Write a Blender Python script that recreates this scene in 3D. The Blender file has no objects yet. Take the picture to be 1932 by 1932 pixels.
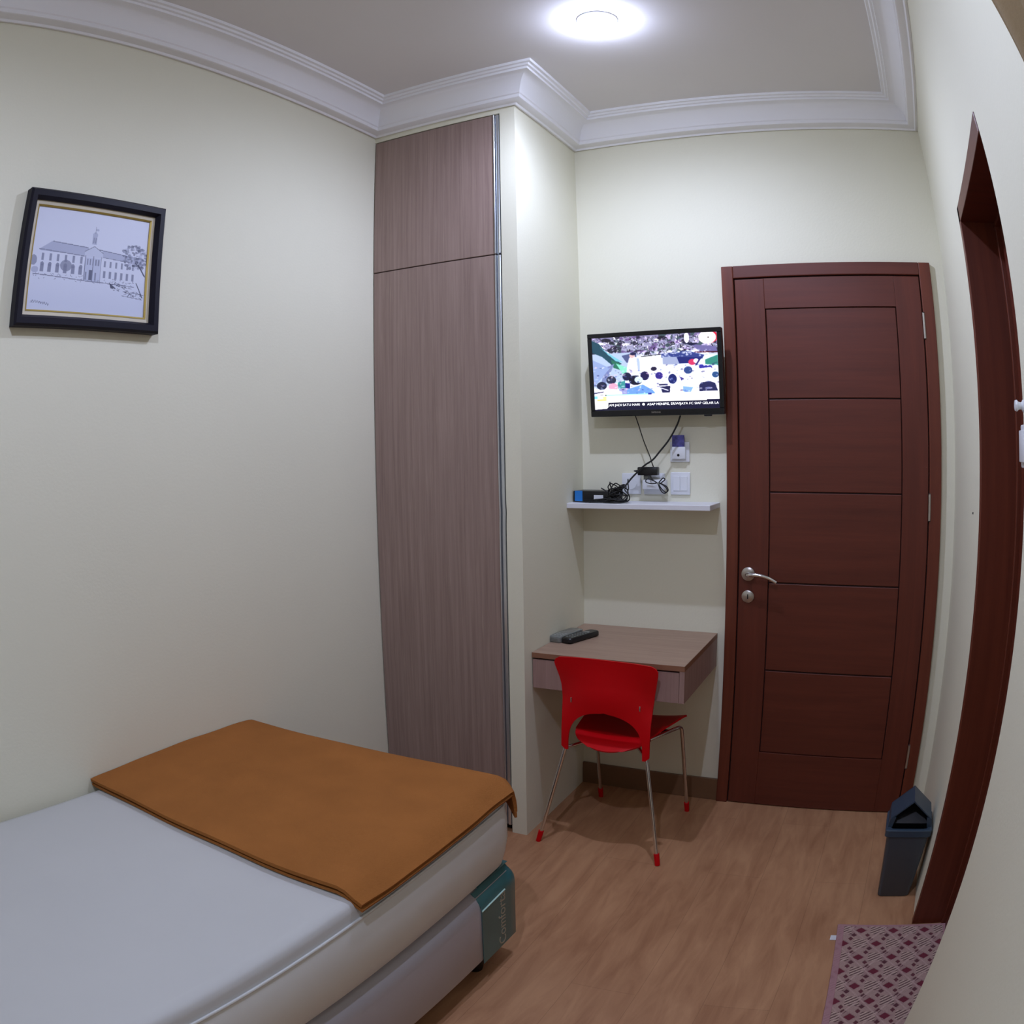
import bpy, bmesh, math, random
import numpy as np
from mathutils import Vector, Matrix

sc = bpy.context.scene
COL = sc.collection
random.seed(7)
PI = math.pi

# ------------------------------------------------------------------ camera
def camera():
    yaw, pitch, roll = 0.4692954, -0.0804169, -0.0180500
    cy, sy, cp, sp = math.cos(yaw), math.sin(yaw), math.cos(pitch), math.sin(pitch)
    f = Vector((-sy * cp, cy * cp, sp)); r = Vector((cy, sy, 0)); u = r.cross(f)
    c, s = math.cos(roll), math.sin(roll)
    R = c * r + s * u; U = -s * r + c * u
    cd = bpy.data.cameras.new('camera')
    co = bpy.data.objects.new('camera', cd); COL.objects.link(co)
    m = Matrix((R, U, -f)).transposed().to_4x4()
    m.translation = Vector((1.8183619, 0.0, 1.4358739))
    co.matrix_world = m
    cd.sensor_width = 36.0; cd.sensor_height = 36.0
    cd.clip_start = 0.01
    cd.type = 'PANO'
    k = [0.0007763909515760675, 0.03469009896313206, 0.00024153435478142462, -2.7137601977405418e-05, 1.0643661046902397e-06]
    t = cd if hasattr(cd, 'panorama_type') else cd.cycles
    t.panorama_type = 'FISHEYE_LENS_POLYNOMIAL'
    t.fisheye_fov = 3.1
    for i, q in enumerate(k): setattr(t, 'fisheye_polynomial_k%d' % i, -q)
    sc.camera = co
camera()

w = bpy.data.worlds.new('world'); sc.world = w; w.use_nodes = True
w.node_tree.nodes['Background'].inputs[0].default_value = (0.5, 0.5, 0.5, 1)
w.node_tree.nodes['Background'].inputs[1].default_value = 0.02
sc.view_settings.view_transform = 'Standard'
sc.view_settings.look = 'None'
sc.view_settings.exposure = 0.0
sc.view_settings.gamma = 1.0
sc.view_settings.use_curve_mapping = False
try: sc.cycles.use_denoising = True
except Exception: pass
BULB, WATT1, WATT2 = 62.0, 31.0, 35.5            # glow of the bulbs' own glass; their beams by the door and over the bed
BULB_COL = (0.83, 0.925, 1.29)

# ------------------------------------------------------------------ room numbers (metres)
YW, YB, XR, XP = 2.447, 3.011, 2.094, 0.616      # wardrobe front, back wall, right wall, pier side
H, HC, YN = 2.814, 2.689, -1.1                   # ceiling, cornice lower edge, wall behind the camera
BED_X, BED_Y0, BED_Y1 = 0.935, -0.30, 1.75

# ------------------------------------------------------------------ materials
def lin(c):
    return tuple((x / 12.92 if x <= 0.04045 else ((x + 0.055) / 1.055) ** 2.4) for x in c)
def rgb(r, g, b): return lin((r / 255., g / 255., b / 255.))
def newmat(name):
    m = bpy.data.materials.new(name); m.use_nodes = True
    nt = m.node_tree; b = nt.nodes['Principled BSDF']
    return m, nt, b
def mat(name, c, rough=0.5, metal=0.0, bump=0.0, bscale=60.0, vary=0.06, vscale=3.0, coat=0.0, spec=0.5, trans=0.0):
    m, nt, b = newmat(name)
    N = nt.nodes.new; L = nt.links.new
    tc = N('ShaderNodeTexCoord')
    n = N('ShaderNodeTexNoise'); n.inputs['Scale'].default_value = vscale; n.inputs['Detail'].default_value = 4
    L(tc.outputs['Object'], n.inputs['Vector'])
    r = N('ShaderNodeValToRGB')
    r.color_ramp.elements[0].position = 0.3; r.color_ramp.elements[1].position = 0.7
    r.color_ramp.elements[0].color = tuple(x * (1 - vary) for x in c) + (1,)
    r.color_ramp.elements[1].color = tuple(min(1, x * (1 + vary)) for x in c) + (1,)
    L(n.outputs['Fac'], r.inputs['Fac']); L(r.outputs['Color'], b.inputs['Base Color'])
    b.inputs['Roughness'].default_value = rough; b.inputs['Metallic'].default_value = metal
    b.inputs['Specular IOR Level'].default_value = spec
    if coat: b.inputs['Coat Weight'].default_value = coat; b.inputs['Coat Roughness'].default_value = 0.15
    if trans: b.inputs['Transmission Weight'].default_value = trans
    if bump:
        n2 = N('ShaderNodeTexNoise'); n2.inputs['Scale'].default_value = bscale; n2.inputs['Detail'].default_value = 3
        L(tc.outputs['Object'], n2.inputs['Vector'])
        bp = N('ShaderNodeBump'); bp.inputs['Strength'].default_value = bump; bp.inputs['Distance'].default_value = 0.01
        L(n2.outputs['Fac'], bp.inputs['Height']); L(bp.outputs['Normal'], b.inputs['Normal'])
    return m
def wood(name, c1, c2, stretch, scale=6.0, rough=0.45, streak=None, coat=0.0, spec=0.4):
    """grain stretched along the axes with a small factor in stretch"""
    m, nt, b = newmat(name)
    N = nt.nodes.new; L = nt.links.new
    tc = N('ShaderNodeTexCoord'); mp = N('ShaderNodeMapping'); mp.inputs['Scale'].default_value = stretch
    L(tc.outputs['Object'], mp.inputs['Vector'])
    n = N('ShaderNodeTexNoise'); n.inputs['Scale'].default_value = scale; n.inputs['Detail'].default_value = 7; n.inputs['Roughness'].default_value = 0.65
    n.inputs['Distortion'].default_value = 0.3
    L(mp.outputs['Vector'], n.inputs['Vector'])
    r = N('ShaderNodeValToRGB'); r.color_ramp.elements[0].position = 0.3; r.color_ramp.elements[1].position = 0.72
    r.color_ramp.elements[0].color = c1 + (1,); r.color_ramp.elements[1].color = c2 + (1,)
    L(n.outputs['Fac'], r.inputs['Fac'])
    out = r.outputs['Color']
    if streak:
        n2 = N('ShaderNodeTexNoise'); n2.inputs['Scale'].default_value = scale * 3.2; n2.inputs['Detail'].default_value = 3
        L(mp.outputs['Vector'], n2.inputs['Vector'])
        r2 = N('ShaderNodeValToRGB'); r2.color_ramp.elements[0].position = 0.62; r2.color_ramp.elements[1].position = 0.78
        r2.color_ramp.elements[0].color = (0, 0, 0, 1); r2.color_ramp.elements[1].color = (0.6, 0.6, 0.6, 1)
        L(n2.outputs['Fac'], r2.inputs['Fac'])
        mx = N('ShaderNodeMix'); mx.data_type = 'RGBA'
        L(r2.outputs['Color'], mx.inputs[0]); L(out, mx.inputs[6]); mx.inputs[7].default_value = streak + (1,)
        out = mx.outputs[2]
    L(out, b.inputs['Base Color'])
    b.inputs['Roughness'].default_value = rough; b.inputs['Specular IOR Level'].default_value = spec
    if coat: b.inputs['Coat Weight'].default_value = coat; b.inputs['Coat Roughness'].default_value = 0.3
    bp = N('ShaderNodeBump'); bp.inputs['Strength'].default_value = 0.08; bp.inputs['Distance'].default_value = 0.004
    L(n.outputs['Fac'], bp.inputs['Height']); L(bp.outputs['Normal'], b.inputs['Normal'])
    return m
def floor_mat():
    m, nt, b = newmat('laminate_floor')
    N = nt.nodes.new; L = nt.links.new
    tc = N('ShaderNodeTexCoord')
    mp = N('ShaderNodeMapping'); mp.inputs['Rotation'].default_value = (0, 0, PI / 2)
    L(tc.outputs['Object'], mp.inputs['Vector'])
    br = N('ShaderNodeTexBrick'); br.inputs['Scale'].default_value = 1.0
    br.inputs['Brick Width'].default_value = 1.2; br.inputs['Row Height'].default_value = 0.19
    br.inputs['Mortar Size'].default_value = 0.0012; br.inputs['Mortar Smooth'].default_value = 0.6
    br.offset = 0.37
    br.inputs['Color1'].default_value = (0.0, 0.0, 0.0, 1); br.inputs['Color2'].default_value = (1, 1, 1, 1); br.inputs['Mortar'].default_value = (0.3, 0.3, 0.3, 1)
    L(mp.outputs['Vector'], br.inputs['Vector'])
    mp2 = N('ShaderNodeMapping'); mp2.inputs['Scale'].default_value = (9, 1.6, 1)
    L(tc.outputs['Object'], mp2.inputs['Vector'])
    n = N('ShaderNodeTexNoise'); n.inputs['Scale'].default_value = 2.2; n.inputs['Detail'].default_value = 6; n.inputs['Roughness'].default_value = 0.6; n.inputs['Distortion'].default_value = 0.6
    L(mp2.outputs['Vector'], n.inputs['Vector'])
    n3 = N('ShaderNodeTexNoise'); n3.inputs['Scale'].default_value = 3.0; n3.inputs['Detail'].default_value = 2
    L(tc.outputs['Object'], n3.inputs['Vector'])
    r = N('ShaderNodeValToRGB'); r.color_ramp.elements[0].position = 0.32; r.color_ramp.elements[1].position = 0.7
    r.color_ramp.elements[0].color = FLOOR_A + (1,); r.color_ramp.elements[1].color = FLOOR_B + (1,)
    a = N('ShaderNodeMath'); a.operation = 'MULTIPLY_ADD'; a.inputs[1].default_value = 0.10; 
    L(br.outputs['Color'], a.inputs[0]); L(n.outputs['Fac'], a.inputs[2])
    a2 = N('ShaderNodeMath'); a2.operation = 'MULTIPLY_ADD'; a2.inputs[1].default_value = 0.35
    L(n3.outputs['Fac'], a2.inputs[0]); L(a.outputs[0], a2.inputs[2])
    s = N('ShaderNodeMath'); s.operation = 'SUBTRACT'; s.inputs[1].default_value = 0.22
    L(a2.outputs[0], s.inputs[0]); L(s.outputs[0], r.inputs['Fac'])
    mx = N('ShaderNodeMix'); mx.data_type = 'RGBA'; mx.inputs[7].default_value = tuple(x * 0.6 for x in FLOOR_A) + (1,)
    fm = N('ShaderNodeMath'); fm.operation = 'MULTIPLY'; fm.inputs[1].default_value = 0.45
    L(br.outputs['Fac'], fm.inputs[0]); L(fm.outputs[0], mx.inputs[0]); L(r.outputs['Color'], mx.inputs[6])
    L(mx.outputs[2], b.inputs['Base Color'])
    b.inputs['Roughness'].default_value = 0.42; b.inputs['Specular IOR Level'].default_value = 0.35
    return m
def attr_mat(name, emit=0.0, rough=0.6):
    m, nt, b = newmat(name)
    a = nt.nodes.new('ShaderNodeAttribute'); a.attribute_name = 'Col'
    if emit:
        b.inputs['Base Color'].default_value = (0.01, 0.01, 0.012, 1)
        nt.links.new(a.outputs['Color'], b.inputs['Emission Color']); b.inputs['Emission Strength'].default_value = emit
    else:
        nt.links.new(a.outputs['Color'], b.inputs['Base Color'])
    b.inputs['Roughness'].default_value = rough
    return m
def emis(name, c, s):
    m, nt, b = newmat(name)
    b.inputs['Base Color'].default_value = c + (1,)
    b.inputs['Emission Color'].default_value = c + (1,); b.inputs['Emission Strength'].default_value = s
    return m

FLOOR_A, FLOOR_B = rgb(163, 116, 83), rgb(192, 145, 107)
M = {}
M['wall'] = mat('cream_wall_paint', rgb(229, 226, 204), 0.75, bump=0.04, bscale=120, vary=0.012, vscale=1.5)
M['ceil'] = mat('white_ceiling_paint', rgb(226, 222, 220), 0.85, bump=0.02, vary=0.01)
M['cornice'] = mat('white_plaster_cornice', rgb(240, 239, 240), 0.6, vary=0.01)
M['skirt'] = mat('brown_tile_skirting', rgb(120, 88, 62), 0.35, vary=0.1)
M['floor'] = floor_mat()
M['laminate'] = wood('taupe_wood_laminate', rgb(136, 114, 106), rgb(165, 142, 132), (14, 14, 0.35), 5.0, 0.5, streak=rgb(188, 170, 152))
M['desk'] = wood('pale_taupe_laminate', rgb(156, 128, 108), rgb(175, 147, 126), (0.5, 10, 10), 5.0, 0.45)
M['deskv'] = wood('taupe_desk_front', rgb(150, 120, 112), rgb(172, 140, 132), (12, 12, 0.5), 5.0, 0.5)
M['deskedge'] = mat('brown_edge_band', rgb(140, 96, 72), 0.5)
M['door_h'] = wood('red_brown_wood_across', rgb(84, 34, 20), rgb(101, 44, 28), (0.5, 8, 9), 4.0, 0.42, coat=0.1)
M['door_v'] = wood('red_brown_wood_upright', rgb(84, 34, 20), rgb(102, 44, 28), (9, 9, 0.4), 4.0, 0.42, coat=0.1)
M['frame_v'] = wood('door_frame_wood', rgb(92, 39, 22), rgb(114, 53, 33), (9, 9, 0.4), 4.0, 0.42, coat=0.1)
M['groove'] = mat('dark_groove', rgb(40, 16, 14), 0.8)
M['alu'] = mat('brushed_aluminium', rgb(205, 210, 216), 0.3, 0.9, vary=0.03)
M['chrome'] = mat('polished_chrome', rgb(220, 220, 220), 0.12, 1.0, vary=0.01)
M['steel'] = mat('satin_steel', rgb(190, 184, 178), 0.32, 1.0, vary=0.02)
M['black'] = mat('black_plastic', rgb(18, 18, 20), 0.35, vary=0.1)
M['gloss'] = mat('glossy_black_plastic', rgb(12, 12, 18), 0.15, vary=0.05)
M['rubber'] = mat('black_cable_rubber', rgb(14, 14, 14), 0.5, vary=0.1)
M['white'] = mat('white_plastic', rgb(226, 228, 232), 0.35, vary=0.01)
M['shelf'] = mat('white_laminate', rgb(226, 226, 230), 0.45, vary=0.01)
M['red'] = mat('red_plastic', rgb(206, 1, 14), 0.42, vary=0.03, spec=0.25)
M['dark'] = mat('dark_gap', rgb(22, 18, 18), 0.9)
M['mattress'] = mat('white_mattress_fabric', rgb(200, 200, 198), 0.7, bump=0.12, bscale=9, vary=0.02)
M['mside'] = mat('white_satin_mattress_side', rgb(222, 224, 222), 0.4, bump=0.25, bscale=6, vary=0.03)
M['base'] = mat('grey_satin_bed_base', rgb(176, 172, 176), 0.36, bump=0.12, bscale=7, vary=0.04, coat=0.15)
M['teal'] = mat('teal_printed_vinyl', rgb(48, 108, 112), 0.3, vary=0.12, vscale=8, coat=0.4)
M['grey_print'] = mat('grey_print', rgb(158, 158, 142), 0.4)
M['glint'] = mat('painted_glint', rgb(200, 235, 225), 0.3)  # colour of the highlight drawn on the teal wrap's edge
M['blanket'] = mat('orange_brown_fleece', rgb(158, 101, 52), 0.95, bump=0.25, bscale=220, vary=0.07, vscale=9, spec=0.1)
M['bin'] = mat('grey_bin_plastic', rgb(66, 72, 80), 0.4, vary=0.06)
M['binlid'] = mat('blue_grey_lid_plastic', rgb(52, 68, 84), 0.35, vary=0.05)
M['frame'] = mat('black_picture_frame', rgb(20, 18, 32), 0.5, vary=0.1, spec=0.25)
M['gold'] = mat('gold_slip', rgb(190, 165, 90), 0.35, 0.6)
M['cream'] = mat('cream_slip', rgb(205, 195, 172), 0.6)
M['blue'] = mat('bright_blue_label', rgb(30, 120, 200), 0.4)
M['cardblue'] = mat('dark_blue_card', rgb(84, 82, 158), 0.35, vary=0.55, vscale=55)
M['curtain'] = mat('olive_brown_curtain', rgb(122, 102, 70), 0.9, bump=0.1, bscale=200)
M['greyplastic'] = mat('grey_remote_plastic', rgb(120, 124, 118), 0.4, vary=0.05)
M['clear'] = mat('clear_plastic_wrap', rgb(200, 205, 200), 0.12, trans=0.75)
M['matbody'] = mat('dusty_pink_mat_pile', rgb(150, 105, 108), 0.95, bump=0.3, bscale=300)
M['inkwhite'] = emis('white_screen_letters', (1, 1, 1), 1.4)
M['bulb'] = emis('lit_bulb', BULB_COL, BULB)

# ------------------------------------------------------------------ mesh helpers
LOC = {}
def link(o): COL.objects.link(o); return o
def thing(name, label, cat, loc=(0, 0, 0), rz=0.0, group=None):
    o = link(bpy.data.objects.new(name, None)); o.empty_display_size = 0.05
    o.location = loc; o.rotation_euler = (0, 0, rz)
    LOC[o] = Matrix.Translation(Vector(loc)) @ Matrix.Rotation(rz, 4, 'Z')
    if label: tag(o, label, cat, group)
    return o
def tag(o, label, cat, group=None):
    o['label'] = label; o['category'] = cat
    if group: o['group'] = group
    return o
def obj(name, bm, m, parent=None, smooth=None, local=False):
    """bm in world coordinates (or the parent's, with local) -> one mesh object"""
    me = bpy.data.meshes.new(name)
    bmesh.ops.recalc_face_normals(bm, faces=bm.faces)
    bm.to_mesh(me); bm.free()
    return objm(name, me, m, parent, smooth, local)
def objm(name, me, m, parent=None, smooth=None, local=False):
    o = link(bpy.data.objects.new(name, me))
    for k in (m if isinstance(m, (list, tuple)) else [m]):
        if k is not None: me.materials.append(k)
    if parent is not None:
        o.parent = parent
        root = parent
        while root.parent: root = root.parent
        if not local and root in LOC: me.transform(LOC[root].inverted())
    if smooth is not None:
        for p in me.polygons: p.use_smooth = True
        try: me.set_sharp_from_angle(angle=math.radians(smooth))
        except Exception: pass
    return o
def struct(name, bm, m, parent=None, smooth=None):
    o = obj(name, bm, m, parent, smooth)
    if parent is None: o['kind'] = 'structure'
    return o
def B(): return bmesh.new()
def box(bm, x0, x1, y0, y1, z0, z1, bev=0.0, seg=2, mi=0):
    vs = [bm.verts.new(p) for p in ((x0, y0, z0), (x1, y0, z0), (x1, y1, z0), (x0, y1, z0), (x0, y0, z1), (x1, y0, z1), (x1, y1, z1), (x0, y1, z1))]
    fs = [bm.faces.new([vs[i] for i in q]) for q in ((3, 2, 1, 0), (4, 5, 6, 7), (0, 1, 5, 4), (1, 2, 6, 5), (2, 3, 7, 6), (3, 0, 4, 7))]
    for f in fs: f.material_index = mi
    if bev:
        es = {e for f in fs for e in f.edges}
        r = bmesh.ops.bevel(bm, geom=list(es), offset=bev, segments=seg, affect='EDGES', profile=0.5)
        for f in r['faces']: f.material_index = mi
    return bm
def bx(*a, **k): return box(B(), *a, **k)
def catmull(pts, n=8, closed=False):
    P = [Vector(p) for p in pts]; out = []
    N = len(P); rng = range(N if closed else N - 1)
    for i in rng:
        p1, p2 = P[i], P[(i + 1) % N]
        p0 = P[i - 1] if (closed or i > 0) else p1 + (p1 - p2)
        p3 = P[(i + 2) % N] if (closed or i + 2 < N) else p2 + (p2 - p1)
        for k in range(n):
            t = k / n
            out.append(0.5 * ((2 * p1) + (-p0 + p2) * t + (2 * p0 - 5 * p1 + 4 * p2 - p3) * t * t + (-p0 + 3 * p1 - 3 * p2 + p3) * t ** 3))
    if not closed: out.append(P[-1])
    return out
def tube(bm, path, r, seg=8, closed=False, cap=True, mi=0):
    P = [Vector(p) for p in path]; n = len(P)
    rad = r if isinstance(r, (list, tuple)) else [r] * n
    up = None; rings = []
    for i in range(n):
        a = P[i - 1] if (i > 0 or closed) else P[i]; b = P[(i + 1) % n] if (i < n - 1 or closed) else P[i]
        t = (b - a).normalized()
        if up is None:
            up = Vector((0, 0, 1)) if abs(t.z) < 0.9 else Vector((1, 0, 0))
        s = t.cross(up)
        if s.length < 1e-6: s = t.orthogonal()
        s.normalize(); up = s.cross(t).normalized()
        rings.append([bm.verts.new(P[i] + rad[i] * (math.cos(2 * PI * k / seg) * s + math.sin(2 * PI * k / seg) * up)) for k in range(seg)])
    for i in range(n if closed else n - 1):
        A, C = rings[i], rings[(i + 1) % n]
        for k in range(seg):
            f = bm.faces.new((A[k], A[(k + 1) % seg], C[(k + 1) % seg], C[k])); f.material_index = mi
    if cap and not closed:
        bm.faces.new(list(reversed(rings[0]))).material_index = mi
        bm.faces.new(rings[-1]).material_index = mi
    return bm
def lathe(bm, prof, c=(0, 0, 0), axis='z', seg=28, mi=0):
    """prof: (radius, height) pairs"""
    rings = []
    def put(x, y, h):
        p = {'z': (x, y, h), 'y': (x, h, y), 'x': (h, x, y)}[axis]
        return bm.verts.new(Vector(p) + Vector(c))
    for r, h in prof:
        if r < 1e-6: rings.append([put(0, 0, h)])
        else: rings.append([put(r * math.cos(2 * PI * k / seg), r * math.sin(2 * PI * k / seg), h) for k in range(seg)])
    for A, C in zip(rings, rings[1:]):
        for k in range(seg):
            q = [A[k % len(A)], A[(k + 1) % len(A)], C[(k + 1) % len(C)], C[k % len(C)]]
            u = []
            for v in q:
                if v not in u: u.append(v)
            if len(u) > 2:
                bm.faces.new(u).material_index = mi
    for R, rev in ((rings[0], True), (rings[-1], False)):
        if len(R) > 2: bm.faces.new(list(reversed(R)) if rev else R).material_index = mi
    return bm
def rrect(x0, x1, y0, y1, r, seg=6):
    """rounded rectangle; r one radius or (x0y0, x1y0, x1y1, x0y1)"""
    rr = r if isinstance(r, (list, tuple)) else (r,) * 4
    out = []
    for (cx, cy, a0, q) in ((x0, y0, PI, rr[0]), (x1, y0, 1.5 * PI, rr[1]), (x1, y1, 0, rr[2]), (x0, y1, 0.5 * PI, rr[3])):
        q = max(q, 1e-4)
        ox = cx + (q if cx == x0 else -q); oy = cy + (q if cy == y0 else -q)
        for k in range(seg + 1):
            a = a0 + 0.5 * PI * k / seg
            out.append((ox + q * math.cos(a), oy + q * math.sin(a)))
    return out
def loft(bm, rings, cap=True, mi=0):
    V = [[bm.verts.new(p) for p in r] for r in rings]
    n = len(V[0])
    for A, C in zip(V, V[1:]):
        for k in range(n):
            bm.faces.new((A[k], A[(k + 1) % n], C[(k + 1) % n], C[k])).material_index = mi
    if cap:
        bm.faces.new(list(reversed(V[0]))).material_index = mi; bm.faces.new(V[-1]).material_index = mi
    return bm
def prism(bm, pts, axis, a, b, mi=0):
    def P(u, v, h): return {'x': (h, u, v), 'y': (u, h, v), 'z': (u, v, h)}[axis]
    return loft(bm, [[P(u, v, a) for u, v in pts], [P(u, v, b) for u, v in pts]], True, mi)
def sheet(bm, fn, nu, nv, thick, mi=0):
    """closed thin shell: fn(u,v)->point, thickened along its normal"""
    P = [[Vector(fn(i / nu, j / nv)) for j in range(nv + 1)] for i in range(nu + 1)]
    def nrm(i, j):
        a = P[min(i + 1, nu)][j] - P[max(i - 1, 0)][j]; b = P[i][min(j + 1, nv)] - P[i][max(j - 1, 0)]
        c = a.cross(b); return c.normalized() if c.length > 1e-12 else Vector((0, 0, 1))
    T = [[bm.verts.new(P[i][j] + nrm(i, j) * thick / 2) for j in range(nv + 1)] for i in range(nu + 1)]
    D = [[bm.verts.new(P[i][j] - nrm(i, j) * thick / 2) for j in range(nv + 1)] for i in range(nu + 1)]
    for i in range(nu):
        for j in range(nv):
            bm.faces.new((T[i][j], T[i + 1][j], T[i + 1][j + 1], T[i][j + 1])).material_index = mi
            bm.faces.new((D[i][j + 1], D[i + 1][j + 1], D[i + 1][j], D[i][j])).material_index = mi
    for i in range(nu):
        bm.faces.new((T[i][0], D[i][0], D[i + 1][0], T[i + 1][0])); bm.faces.new((T[i + 1][nv], D[i + 1][nv], D[i][nv], T[i][nv]))
    for j in range(nv):
        bm.faces.new((T[0][j + 1], D[0][j + 1], D[0][j], T[0][j])); bm.faces.new((T[nu][j], D[nu][j], D[nu][j + 1], T[nu][j + 1]))
    return bm
def text(name, s, size, m, parent, mw, extrude=0.0003, width=None, shear=0.0):
    """letters as a mesh; mw places text space (x right, y up, z out) in the world"""
    cu = bpy.data.curves.new(name, 'FONT'); cu.body = s; cu.size = size; cu.align_x = 'CENTER'; cu.align_y = 'CENTER'
    cu.extrude = extrude; cu.resolution_u = 3; cu.shear = shear
    t = link(bpy.data.objects.new(name, cu))
    bpy.context.view_layer.update()
    me = bpy.data.meshes.new_from_object(t.evaluated_get(bpy.context.evaluated_depsgraph_get()))
    bpy.data.objects.remove(t); bpy.data.curves.remove(cu)
    me.name = name; me.materials.clear()
    if width:
        xs = [v.co.x for v in me.vertices]; k = width / (max(xs) - min(xs))
        me.transform(Matrix.Diagonal((k, 1, 1, 1)))
    me.transform(mw)
    return objm(name, me, m, parent)

# painted flat prints (screen picture, drawing, woven mat): a fine grid whose points carry the print's own colours
class Canvas:
    def __init__(s, nx, ny, bg):
        s.nx, s.ny = nx, ny
        s.X, s.Y = np.meshgrid(np.linspace(0, 1, nx), np.linspace(0, 1, ny))
        s.I = np.zeros((ny, nx, 3)); s.I[:] = np.array(bg) / 255.
        s.rng = np.random.RandomState(5)
    def put(s, mask, c, a=1.0):
        mask = (mask * a)[..., None]
        s.I = s.I * (1 - mask) + (np.array(c) / 255.) * mask
    def ell(s, cx, cy, rx, ry, c, a=1.0, rot=0.0):
        dx, dy = s.X - cx, s.Y - cy
        u = dx * math.cos(rot) + dy * math.sin(rot); v = -dx * math.sin(rot) + dy * math.cos(rot)
        s.put(((u / rx) ** 2 + (v / ry) ** 2 < 1) * 1.0, c, a)
    def poly(s, pts, c, a=1.0):
        ins = np.zeros_like(s.X, bool); n = len(pts)
        for i in range(n):
            (x1, y1), (x2, y2) = pts[i], pts[(i + 1) % n]
            if y1 == y2: continue
            cond = ((y1 > s.Y) != (y2 > s.Y)) & (s.X < (x2 - x1) * (s.Y - y1) / (y2 - y1) + x1)
            ins ^= cond
        s.put(ins * 1.0, c, a)
    def rect(s, x0, x1, y0, y1, c, a=1.0):
        s.put(((s.X >= x0) & (s.X <= x1) & (s.Y >= y0) & (s.Y <= y1)) * 1.0, c, a)
    def line(s, p, q, wd, c, a=1.0):
        p, q = np.array(p, float), np.array(q, float); d = q - p; L2 = max(d @ d, 1e-12)
        t = np.clip(((s.X - p[0]) * d[0] + (s.Y - p[1]) * d[1]) / L2, 0, 1)
        dist = np.hypot(s.X - p[0] - t * d[0], s.Y - p[1] - t * d[1])
        s.put((dist < wd) * 1.0, c, a)
    def soften(s, n=1):
        for _ in range(n):
            P = np.pad(s.I, ((1, 1), (1, 1), (0, 0)), 'edge')
            s.I = (P[:-2, 1:-1] + P[2:, 1:-1] + P[1:-1, :-2] + P[1:-1, 2:] + 4 * P[1:-1, 1:-1]) / 8
    def build(s, name, fn, m, parent):
        """fn(X,Y) -> array of points"""
        P = fn(s.X, s.Y).reshape(-1, 3)
        nx, ny = s.nx, s.ny
        idx = np.arange(nx * ny).reshape(ny, nx)
        F = np.stack([idx[:-1, :-1], idx[1:, :-1], idx[1:, 1:], idx[:-1, 1:]], -1).reshape(-1, 4)
        me = bpy.data.meshes.new(name)
        me.from_pydata(P.tolist(), [], F.tolist())
        at = me.color_attributes.new('Col', 'FLOAT_COLOR', 'POINT')
        I = np.clip(s.I, 0, 1); Ln = np.where(I <= 0.04045, I / 12.92, ((I + 0.055) / 1.055) ** 2.4)
        C = np.concatenate([Ln.reshape(-1, 3), np.ones((nx * ny, 1))], 1)
        at.data.foreach_set('color', C.ravel().astype(np.float32))
        me.update()
        return objm(name, me, m, parent)

# ================================================================== THE SETTING
struct('floor', bx(-0.1, 2.7, YN - 0.1, YB + 0.1, -0.08, 0.0), M['floor'])
struct('ceiling', bx(-0.1, 2.3, YN - 0.1, YB + 0.1, H, H + 0.08), M['ceil'])
struct('wall_left', bx(-0.1, 0.0, YN - 0.1, YB + 0.1, 0, H), M['wall'])
struct('wall_back', bx(0, XR + 0.2, YB, YB + 0.1, 0, H), M['wall'])
struct('wall_near', bx(0, XR + 0.2, YN - 0.1, YN, 0, H), M['wall'])
bm = B()                                        # right wall with the bathroom opening
box(bm, XR, XR + 0.16, 2.165, YB, 0, H)
box(bm, XR, XR + 0.16, YN, 1.437, 0, H)
box(bm, XR, XR + 0.16, 1.437, 2.165, 2.096, H)
struct('wall_right', bm, M['wall'])
bm = B()                                        # pier beside the wardrobe and the strip of wall above it
box(bm, 0.5555, XP, YW, YB, 0, H)
box(bm, 0.0, 0.5555, YW, YW + 0.08, 2.668, H)
struct('wall_pier', bm, M['wall'])

# plaster cornice swept round the room, mitred at the corners
PROF = [(0, 2.689), (0.010, 2.687), (0.014, 2.694), (0.036, 2.700), (0.040, 2.703), (0.040, 2.716), (0.044, 2.720)]
for k in range(1, 10):
    a = 0.5 * PI * k / 10
    PROF.append((0.100 - 0.056 * math.cos(a) ** 0.9, 2.720 + 0.066 * math.sin(a) ** 1.3))
PROF += [(0.103, 2.786), (0.104, 2.795), (0.113, 2.796), (0.116, 2.803), (0.126, 2.804), (0.128, H), (0, H)]
def cornice():
    path = [(0, YN), (0, YW), (XP, YW), (XP, YB), (XR, YB), (XR, YN)]
    n = len(path); rings = []
    for i, (x, y) in enumerate(path):
        p = Vector((x, y))
        d0 = (Vector(path[i]) - Vector(path[i - 1])).normalized()
        d1 = (Vector(path[(i + 1) % n]) - p).normalized()
        n0 = Vector((d0.y, -d0.x)); n1 = Vector((d1.y, -d1.x))
        mt = (n0 + n1) / (1 + n0.dot(n1))
        rings.append([(x + mt.x * u, y + mt.y * u, z) for u, z in PROF])
    rings.append(rings[0])
    bm = loft(B(), rings, False)
    bmesh.ops.remove_doubles(bm, verts=bm.verts, dist=1e-5)
    return bm
struct('trim_1', cornice(), M['cornice'], smooth=35)
bm = B(); box(bm, XP, 1.211, YB - 0.012, YB, 0, 0.095, 0.002)
struct('baseboard_back', bm, M['skirt'])

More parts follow.
